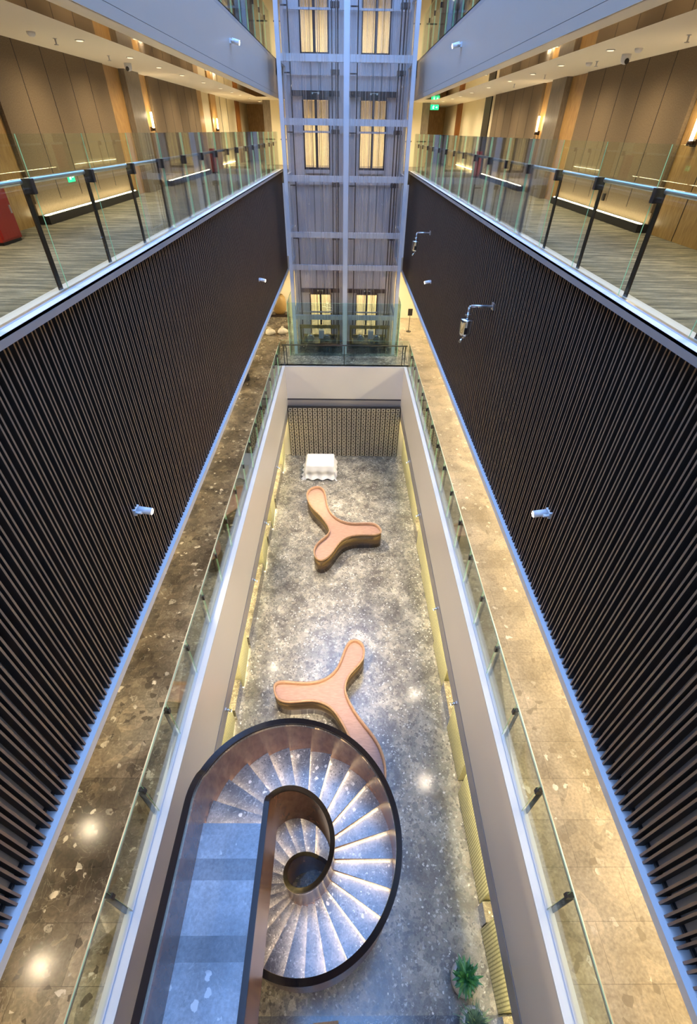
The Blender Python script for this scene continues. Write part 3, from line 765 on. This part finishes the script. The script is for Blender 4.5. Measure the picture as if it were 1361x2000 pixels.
# ------------------------------------------------------------------ potted plants, stool
def pot_plant(x, y, lab, leafmat, kind):
    t = thing('potted_plant', (x, y, 0), lab, 'potted plant')
    m = MB(); m.lathe([(0, 0), (.15, .0), (.22, .08), (.265, .22), (.26, .36), (.215, .47), (.20, .47), (.235, .36), (.2, .33), (0, .33)], n=32)
    for v in m.bm.verts: v.co.x *= .95; v.co.y *= 1.05
    m.build('pot', 'pot', t)
    m = MB(); m.cyl((0, 0, .34), (0, 0, .42), .2, 20); m.build('soil', 'soil', t)
    m = MB(); rnd = random.Random(3 if kind else 9)
    for k in range(100 if kind else 190):
        az = rnd.uniform(0, 2 * PI); el = rnd.uniform(.15, 1.35); ln = rnd.uniform(.24, .36) if kind else rnd.uniform(.24, .42)
        w = .028 if kind else .010
        base = Vector((rnd.uniform(-.05, .05), rnd.uniform(-.05, .05), .42 + (rnd.uniform(0, .22) if kind else 0)))
        d = Vector((math.cos(az) * math.cos(el), math.sin(az) * math.cos(el), math.sin(el)))
        side = Vector((-math.sin(az), math.cos(az), 0)); nrm = side.cross(d)
        pv = None
        for q in range(6):
            u = q / 5; droop = (.10 if kind else .16) * u * u
            p = base + d * ln * u - Vector((0, 0, droop * math.cos(el)))
            ww = w * (math.sin(PI * min(1, u * .85 + .12))) + .001
            row = [m.bm.verts.new(p - side * ww), m.bm.verts.new(p - nrm * ww * .35), m.bm.verts.new(p + side * ww)]
            if pv:
                for z in (0, 1):
                    f = m.bm.faces.new((pv[z], pv[z + 1], row[z + 1], row[z])); f.smooth = True
            pv = row
    m.build('foliage', leafmat, t)
    return t
pot_plant(2.48, 1.03, 'dark green broad leaved plant in a pale round pot, the farther of the pair', 'leaf', True)
pot_plant(2.54, .40, 'pale spiky grass in a round pot at the bottom edge, nearer of the pair', 'leaf_pale', False)
t = thing('wooden_stool', (-.25, .22, 0), 'square orange wooden stool top at the bottom edge below the spiral staircase', 'stool', rz=math.radians(4))
m = MB(); m.box(-.24, .24, -.24, .24, .36, .40); m.build('seat', 'wood_wall', t)
for x in (-.2, .2):
    for y in (-.2, .2): box1(x - .02, x + .02, y - .02, y + .02, 0, .36).build('leg', 'dark_bronze', t)

# ------------------------------------------------------------------ gallery clutter by the far left
t = thing('low_platform', (-3.9, 27.7, Z2), 'low stone platform with a dark cushion top against the far wall left of the lifts', 'platform')
m = MB(); m.box(-.65, .65, -.35, .35, 0, .26); m.build('base', 'marble_dado', t)
m = MB(); m.box(-.6, .6, -.3, .3, .26, .40); m.build('top', 'dark_bronze', t)
t = tag(MB().build('floor_vase', 'planter'), 'rounded golden brown vase standing on the low platform left of the lifts', 'vase')
bm = bmesh.new(); bm.from_mesh(t.data)
mm = MB(); mm.lathe([(0, 0), (.26, 0), (.36, .18), (.40, .5), (.34, .85), (.22, 1.0), (.18, 1.0), (.3, .8), (0, .78)], n=28)
mm.bm.to_mesh(t.data); mm.bm.free(); bm.free(); t.location = (-3.75, 27.7, Z2 + .40)
for k, (x, y, sc, lab) in enumerate(((-4.75, 25.0, .36, 'largest white sack on the gallery floor, beside the slatted wall edge'),
                         (-4.05, 25.3, .26, 'middle cream sack on the gallery floor left of the lifts'),
                         (-3.40, 25.5, .26, 'cream sack nearest the lift shaft screen'))):
    m = MB(); prof = [(0, 0), (.8, .02), (1.0, .3), (.9, .7), (.5, 1.0), (.2, 1.15), (.28, 1.3), (0, 1.28)]
    m.lathe([(r * sc, z * sc) for r, z in prof], n=24)
    rn = random.Random(k)
    for v in m.bm.verts:
        a = math.atan2(v.co.y, v.co.x); q = 1 + .14 * math.sin(a * 3 + k) + .08 * math.sin(a * 7 + v.co.z * 9); v.co.x *= q; v.co.y *= q
    o = m.build('sack', 'bag'); o.location = (x, y, Z2); tag(o, lab, 'sack')
t = tag(box1(-.18, .18, -.18, .18, 0, .75).build('waste_bin', 'black'), 'dark bin on the left gallery floor half hidden by the slatted wall', 'bin'); t.location = (-4.42, 19.35, Z2)
m = MB(); m.cyl((0, 0, 0), (0, 0, .9), .015, 8); m.box(-.12, .12, -.02, .02, .85, 1.2); m.cyl((0, 0, 0), (0, 0, .02), .14, 16)
o = m.build('sign_stand', 'black'); o.location = (3.55, 26.0, Z2); tag(o, 'thin dark sign stand on the gallery floor right of the lift screen', 'stand')

# ------------------------------------------------------------------ spotlights on the slatted walls and fascias
def wall_spot(x, y, z, s, lab, energy, target, size=.8):
    """white cylinder on a bracket, with its lamp"""
    t = thing('wall_spotlight', (x, y, z), lab, 'spotlight')
    m = MB(); m.box(*sx(s, -.005, .05), -.07, .07, -.045, .045); m.cyl((s * .0, -.06, 0), (-s * .08, -.06, 0), .02, 8); m.build('bracket', 'fixture', t)
    m = MB(); m.cyl((-s * .02, 0, 0.01), (-s * .19, 0.01, -.03), .05, 18); m.build('lamp_body', 'fixture', t)
    m = MB(); m.cyl((-s * .191, .01, -.03), (-s * .197, .01, -.031), .04, 18); m.build('lens', 'lens', t)
    lamp('spot_lamp', 'SPOT', (-s * .26, .01, -.05), energy, WARMW, parent=t, spot_size=size, spot_blend=.8, shadow_soft_size=.06)
    L = t.children[-1]; L.rotation_euler = (Vector(target) - Vector((x + s * -.26, y, z))).to_track_quat('-Z', 'Y').to_euler()
    return t
wall_spot(-2.86, 4.9, 9.22, -1, 'white cylindrical spotlight on the left slatted wall, nearer the viewer', 4200, (.2, 9.3, 0), .75)
wall_spot(2.86, 4.9, 9.22, 1, 'white cylindrical spotlight on the right slatted wall, nearer the viewer', 3200, (-.9, 8.0, 0), .7)
wall_spot(-2.86, 16.7, 9.45, -1, 'white cylindrical spotlight high on the left slatted wall near the lifts', 4600, (.2, 14.2, 0), .7)
wall_spot(2.86, 16.7, 9.45, 1, 'white cylindrical spotlight high on the right slatted wall near the lifts', 4200, (-1.2, 17.8, 0), .75)
wall_spot(-2.78, 15.7, 14.93, -1, 'white spotlight on the grey fascia above the left corridor', 3500, (.6, 10.6, 0), .35)
wall_spot(2.78, 15.9, 14.96, 1, 'white spotlight on the grey fascia above the right corridor', 3500, (-.6, 14.6, 0), .35)

def small_spot(x, y, z, s, lab, energy):
    t = thing('small_spotlight', (x, y, z), lab, 'spotlight')
    m = MB(); m.box(*sx(s, -.01, .03), -.03, .03, -.04, .04); m.build('bracket', 'fixture', t)
    m = MB(); m.cyl((0, 0, 0), (-s * .12, 0, -.06), .035, 14); m.build('lamp_body', 'chrome', t)
    m = MB(); m.cyl((-s * .121, 0, -.061), (-s * .126, 0, -.063), .028, 14); m.build('lens', 'lens', t)
    lamp('spot_lamp', 'SPOT', (-s * .16, 0, -.09), energy, WARMW, parent=t, spot_size=1.9, spot_blend=1.0, shadow_soft_size=.04, rot=(0, -s * -.55, 0))
    return t
for s, nm, ys in ((-1, 'left', (5.42, 9.57, 12.26, 15.78)), (1, 'right', (5.6, 8.5, 12.76, 16.28))):
    for k, y in enumerate(ys):
        d = ('nearest the spiral staircase', 'second from the staircase end', 'second from the far end', 'nearest the far end')[k]
        small_spot(s * (XE - .01), y, 2.55, s, 'tiny spotlight under the %s side fascia of the opening, %s' % (nm, d), 55)
# added unseen strips that brighten the ribbed panels
ORD = ('first', 'second', 'third', 'fourth', 'fifth', 'sixth', 'seventh', 'eighth', 'ninth', 'tenth', 'eleventh', 'twelfth', 'thirteenth', 'fourteenth')
for s, nm in SIDES:
    for k in range(6):
        y0 = -2.5 + k * 3.9
        o = tag(box1(*sx(s, -.02, .02), -1.8, 1.8, -.01, .01).build('cove_light', 'fixture'), 'hidden warm cove strip above the %s ribbed panels, %s from the viewer' % (nm, ORD[k]), 'light', 'cove strips above the %s ribbed panels' % nm)
        o.location = (s * 2.87, y0 + 1.9, 2.225)
        lamp('strip_lamp', 'AREA', (0, 0, -.02), 75, (1.0, .86, .50), parent=o, shape='RECTANGLE', size=.05, size_y=3.6, rot=(0, s * -.5, 0), spread=1.25)

# ------------------------------------------------------------------ ceiling downlights
def downlight(x, y, z, lab, group, energy, size=2.2, col=WARM, r=.05):
    t = thing('downlight', (x, y, z), lab, 'ceiling light', group)
    m = MB(); m.cyl((0, 0, -.012), (0, 0, .0), r + .02, 20); m.build('rim', 'white', t)
    m = MB(); m.cyl((0, 0, -.016), (0, 0, -.013), r, 20); m.build('lens', 'lens_warm', t)
    lamp('lamp', 'SPOT', (0, 0, -.03), energy, col, parent=t, spot_size=size, spot_blend=.9, shadow_soft_size=.05)
    return t
for s, nm in SIDES:
    for k in range(8):  # added fill panels, set deep so the polished floor doesn't mirror them
        y = -1.2 + k * 3.8
        o = tag(box1(-.5, .5, -1.2, 1.2, -.02, 0).build('ceiling_light', 'white'), 'flat warm ceiling light deep in the %s gallery, %s from the viewer' % (nm, ORD[k]), 'ceiling light', 'ceiling lights of the %s gallery' % nm)
        o.location = (s * 6.6, y, 7.9)
        lamp('lamp', 'AREA', (0, 0, -.03), 290 if s > 0 else 200, (1, .82, .56), parent=o, shape='RECTANGLE', size=1.0, size_y=2.4, rot=(0, s * .35, 0))
    for k, y in enumerate((2.0, 4.3, 6.6, 10.4, 12.6, 14.4, 16.3, 18.6, 21.0, 23.0, 24.7, 27.0, 30.0)):
        downlight(s * 4.25, y, ZC + 2.39, 'recessed round downlight in the %s corridor ceiling, %s counted from the viewer' % (nm, ORD[k]), 'downlights of the %s corridor' % nm, 195, 2.9)
    for k, y in enumerate((14.0, 18.0, 22.0, 26.0, 30.0)):
        downlight(s * 4.7, y, ZU + 2.39, 'recessed downlight in the topmost %s corridor, %s from the viewer' % (nm, ORD[k]), 'downlights of the topmost %s corridor' % nm, 220, 2.9)
    for y in (9.9, 14.5): downlight(s * 3.2, y, ZC + 2.37, 'small spotlight in the bronze channel above the %s corridor, %s one' % (nm, 'nearer' if y < 12 else 'farther'), None, 20, 1.5, r=.03)
for y, q in ((3.2, 'farther'), (1.1, 'nearer')):
    downlight(-5.4, y, 7.9, 'round gallery downlight mirrored in the left stone floor, %s of the two' % q, None, 60)
for zz, e, lv in ((ZC, 380, 'corridor'), (ZU, 380, 'topmost'), (7.9 - 2.39, 500, 'gallery')):
    for x, px in ((-1.9, 'left'), (0, 'middle'), (1.9, 'right')):
        downlight(x, 26.9, zz + 2.385, '%s round downlight in the %s level lift lobby ceiling' % (px, lv), 'lift lobby downlights', e, 2.8, col=(1, .84, .56))

# ------------------------------------------------------------------ corridor fittings
def sconce(s, y, z, lab):
    t = thing('wall_sconce', (s * 5.34, y, z), lab, 'wall light')
    m = MB(); m.box(*sx(s, -.02, .03), -.05, .05, -.27, -.18); m.build('bracket', 'dark_bronze', t)
    m = MB(); m.cyl((-s * .06, 0, -.20), (-s * .06, 0, .13), .028, 14); m.build('tube', 'sconce_glow', t)
    m = MB(); m.cyl((-s * .06, 0, -.26), (-s * .06, 0, -.20), .045, 14); m.build('cup', 'dark_bronze', t)
    lamp('glow', 'POINT', (-s * .16, 0, 0.05), 9, WARM, parent=t, shadow_soft_size=.05)
sconce(-1, 16.4, 13.5, 'glowing wall sconce on the left corridor wall between pier and fabric panel')
sconce(-1, 24.6, 13.5, 'glowing wall sconce far down the left corridor')
sconce(1, 16.5, 13.55, 'glowing wall sconce on the right corridor wall beyond the pier')
sconce(1, 9.0, 13.45, 'glowing wall sconce at the right edge of the picture')
def dome(x, y, z, lab):
    t = thing('dome_camera', (x, y, z), lab, 'security camera')
    m = MB(); m.cyl((0, 0, -.05), (0, 0, 0), .075, 20); m.lathe([(.075, -.05), (.07, -.09), (.045, -.12), (0, -.13)], n=20); m.build('housing', 'fixture', t)
    m = MB(); m.cyl((0, -.05, -.08), (0, -.085, -.1), .035, 14); m.build('lens', 'black', t)
dome(-4.70, 13.7, ZC + 2.39, 'white dome camera on the left corridor ceiling before the pier')
dome(4.74, 10.88, ZC + 2.39, 'white dome camera on the right corridor ceiling above the fabric panel')
for x, y, lab in ((-4.58, 10.28, 'small sprinkler head on the left corridor ceiling, nearest the viewer'), (-4.59, 12.41, 'small sprinkler head on the left corridor ceiling beside the dome camera'),
               (4.64, 8.88, 'small sprinkler head on the right corridor ceiling at the picture edge'), (4.67, 11.91, 'small sprinkler head on the right corridor ceiling beyond the dome camera'),
               (4.61, 14.62, 'small sprinkler head on the right corridor ceiling before the pier'), (4.65, 17.28, 'small sprinkler head on the right corridor ceiling beyond the pier')):
    m = MB(); m.cyl((0, 0, -.07), (0, 0, 0), .012, 8); m.cyl((0, 0, -.075), (0, 0, -.068), .032, 12)
    m.cyl((0, 0, -.006), (0, 0, 0), .03, 12)
    o = m.build('sprinkler', 'steel'); o.location = (x, y, ZC + 2.39); tag(o, lab, 'sprinkler')
for x, y, lab in ((-4.63, 9.66, 'round smoke detector on the left corridor ceiling at the picture edge'), (4.61, 10.2, 'round smoke detector on the right corridor ceiling beside the dome camera'), (4.62, 12.15, 'small white detector on the right corridor ceiling, farther from the viewer than the dome camera')):
    m = MB(); m.lathe([(0, -.05), (.035, -.05), (.055, -.03), (.06, 0), (0, 0)], n=20)
    o = m.build('smoke_detector', 'fixture'); o.location = (x, y, ZC + 2.39); tag(o, lab, 'detector')
def exit_sign(x, y, z, lab, rz=0):
    t = thing('exit_sign', (x, y, z), lab, 'exit sign', rz=rz)
    m = MB(); m.box(-.19, .19, -.012, .012, -.09, .09); m.build('panel', 'green_light', t)
    m = MB()                                    # running figure and arrow
    m.box(-.06, -.035, -.016, -.012, .035, .06); m.box(-.075, -.045, -.016, -.012, -.02, .03)
    m.box(-.11, -.075, -.016, -.012, .0, .015); m.box(-.045, -.01, -.016, -.012, .01, .025)
    m.box(-.10, -.075, -.016, -.012, -.055, -.035); m.box(-.05, -.03, -.016, -.012, -.06, -.02)
    m.box(.04, .11, -.016, -.012, -.008, .008); m.box(.09, .11, -.016, -.012, -.03, .03); m.box(.11, .13, -.016, -.012, -.012, .012)
    m.build('pictogram', 'sign_white', t)
    m = MB(); m.cyl((-.12, 0, .09), (-.12, 0, .17), .005, 6); m.cyl((.12, 0, .09), (.12, 0, .17), .005, 6); m.build('hanger', 'steel', t)
exit_sign(4.05, 28.0, ZC + 2.22, 'green exit sign hanging at the end of the right corridor')
for s, y, z, lab in ((-1, 10.9, 12.55, 'small green floor level exit sign low on the left fabric wall'), (1, 11.6, 12.55, 'small green floor level exit sign low on the right fabric wall'),
                     (-1, 18.6, 12.5, 'small green exit sign low on the farther left fabric wall')):
    t = thing('wall_exit_sign', (s * 5.295, y, z), lab, 'exit sign')
    m = MB(); m.box(*sx(s, -.012, .01), -.13, .13, -.07, .07); m.build('panel', 'green_light', t)
    m = MB(); m.box(*sx(s, -.016, -.012), -.08, -.02, -.03, .03); m.box(*sx(s, -.016, -.012), .02, .09, -.006, .006); m.build('pictogram', 'sign_white', t)
t = tag(box1(-.02, .02, -.04, .04, -.06, .06).build('wall_socket', 'black'), 'small dark wall socket below the green sign on the right fabric wall', 'socket'); t.location = (5.28, 11.3, 12.33)
def cabinet(x, y, z, w, h, lab):
    t = thing('fire_cabinet', (x, y, z), lab, 'fire cabinet')
    m = MB(); m.box(-.11, .11, -w / 2, w / 2, .04, h); m.build('body', 'red', t)
    m = MB(); m.box(-.1, .1, -w / 2 + .02, w / 2 - .02, 0, .04); m.build('foot', 'black', t)
    m = MB(); m.box(-.125 if x > 0 else .11, -.11 if x > 0 else .125, -w / 2 + .03, w / 2 - .03, .07, h - .03); d = m.build('door', 'red', t)
    m = MB(); m.box(-.14 if x > 0 else .125, -.125 if x > 0 else .14, w / 2 - .08, w / 2 - .06, h / 2 - .05, h / 2 + .05); m.build('handle', 'steel', d)
cabinet(-5.0, 7.75, ZC, .5, .8, 'dark red fire cabinet on the corridor carpet at the left picture edge')
cabinet(-5.1, 22.4, ZC, .35, .75, 'slim red fire cabinet far down the left corridor')
cabinet(5.05, 22.2, ZC, .4, .8, 'slim red fire cabinet far down the right corridor')

# ------------------------------------------------------------------ hanging detectors on the right slatted wall
def wall_ptz(y, z, sc, lab):
    t = thing('wall_camera', (2.86, y, z), lab, 'security camera'); t.scale = (sc,) * 3
    m = MB(); m.box(-.01, .02, -.06, .06, -.06, .06); m.cyl((0, 0, 0), (-.42, 0, 0), .022, 12)
    m.cyl((-.42, 0, 0), (-.45, 0, -.03), .024, 12); m.cyl((-.45, 0, -.02), (-.45, 0, -.16), .022, 12)
    m.build('arm', 'steel', t)
    m = MB(); m.cyl((-.45, 0, -.14), (-.45, 0, -.17), .06, 16); m.cyl((-.45, 0, -.17), (-.45, 0, -.24), .03, 12); m.build('collar', 'chrome', t)
    m = MB(); m.lathe([(0, -.24), (.115, -.24), (.125, -.26), (.12, -.29), (.115, -.50), (.10, -.55), (0, -.55)], c=(-.45, 0, 0), n=24); m.build('housing', 'chrome', t)
    m = MB(); m.box(-.50, -.44, -.119, -.10, -.50, -.38); m.build('window', 'black', t)
    m = MB(); m.cyl((-.45, 0, -.55), (-.47, -.02, -.61), .03, 12); m.cyl((-.47, -.02, -.61), (-.55, -.05, -.67), .028, 12); m.build('nozzle', 'chrome', t)
wall_ptz(9.33, 10.73, 1.0, 'chrome cylinder camera on a pipe arm, right slatted wall, nearer and larger one')
wall_ptz(17.9, 10.69, 1.0, 'chrome cylinder camera on a pipe arm, right slatted wall, farther one by the lifts')
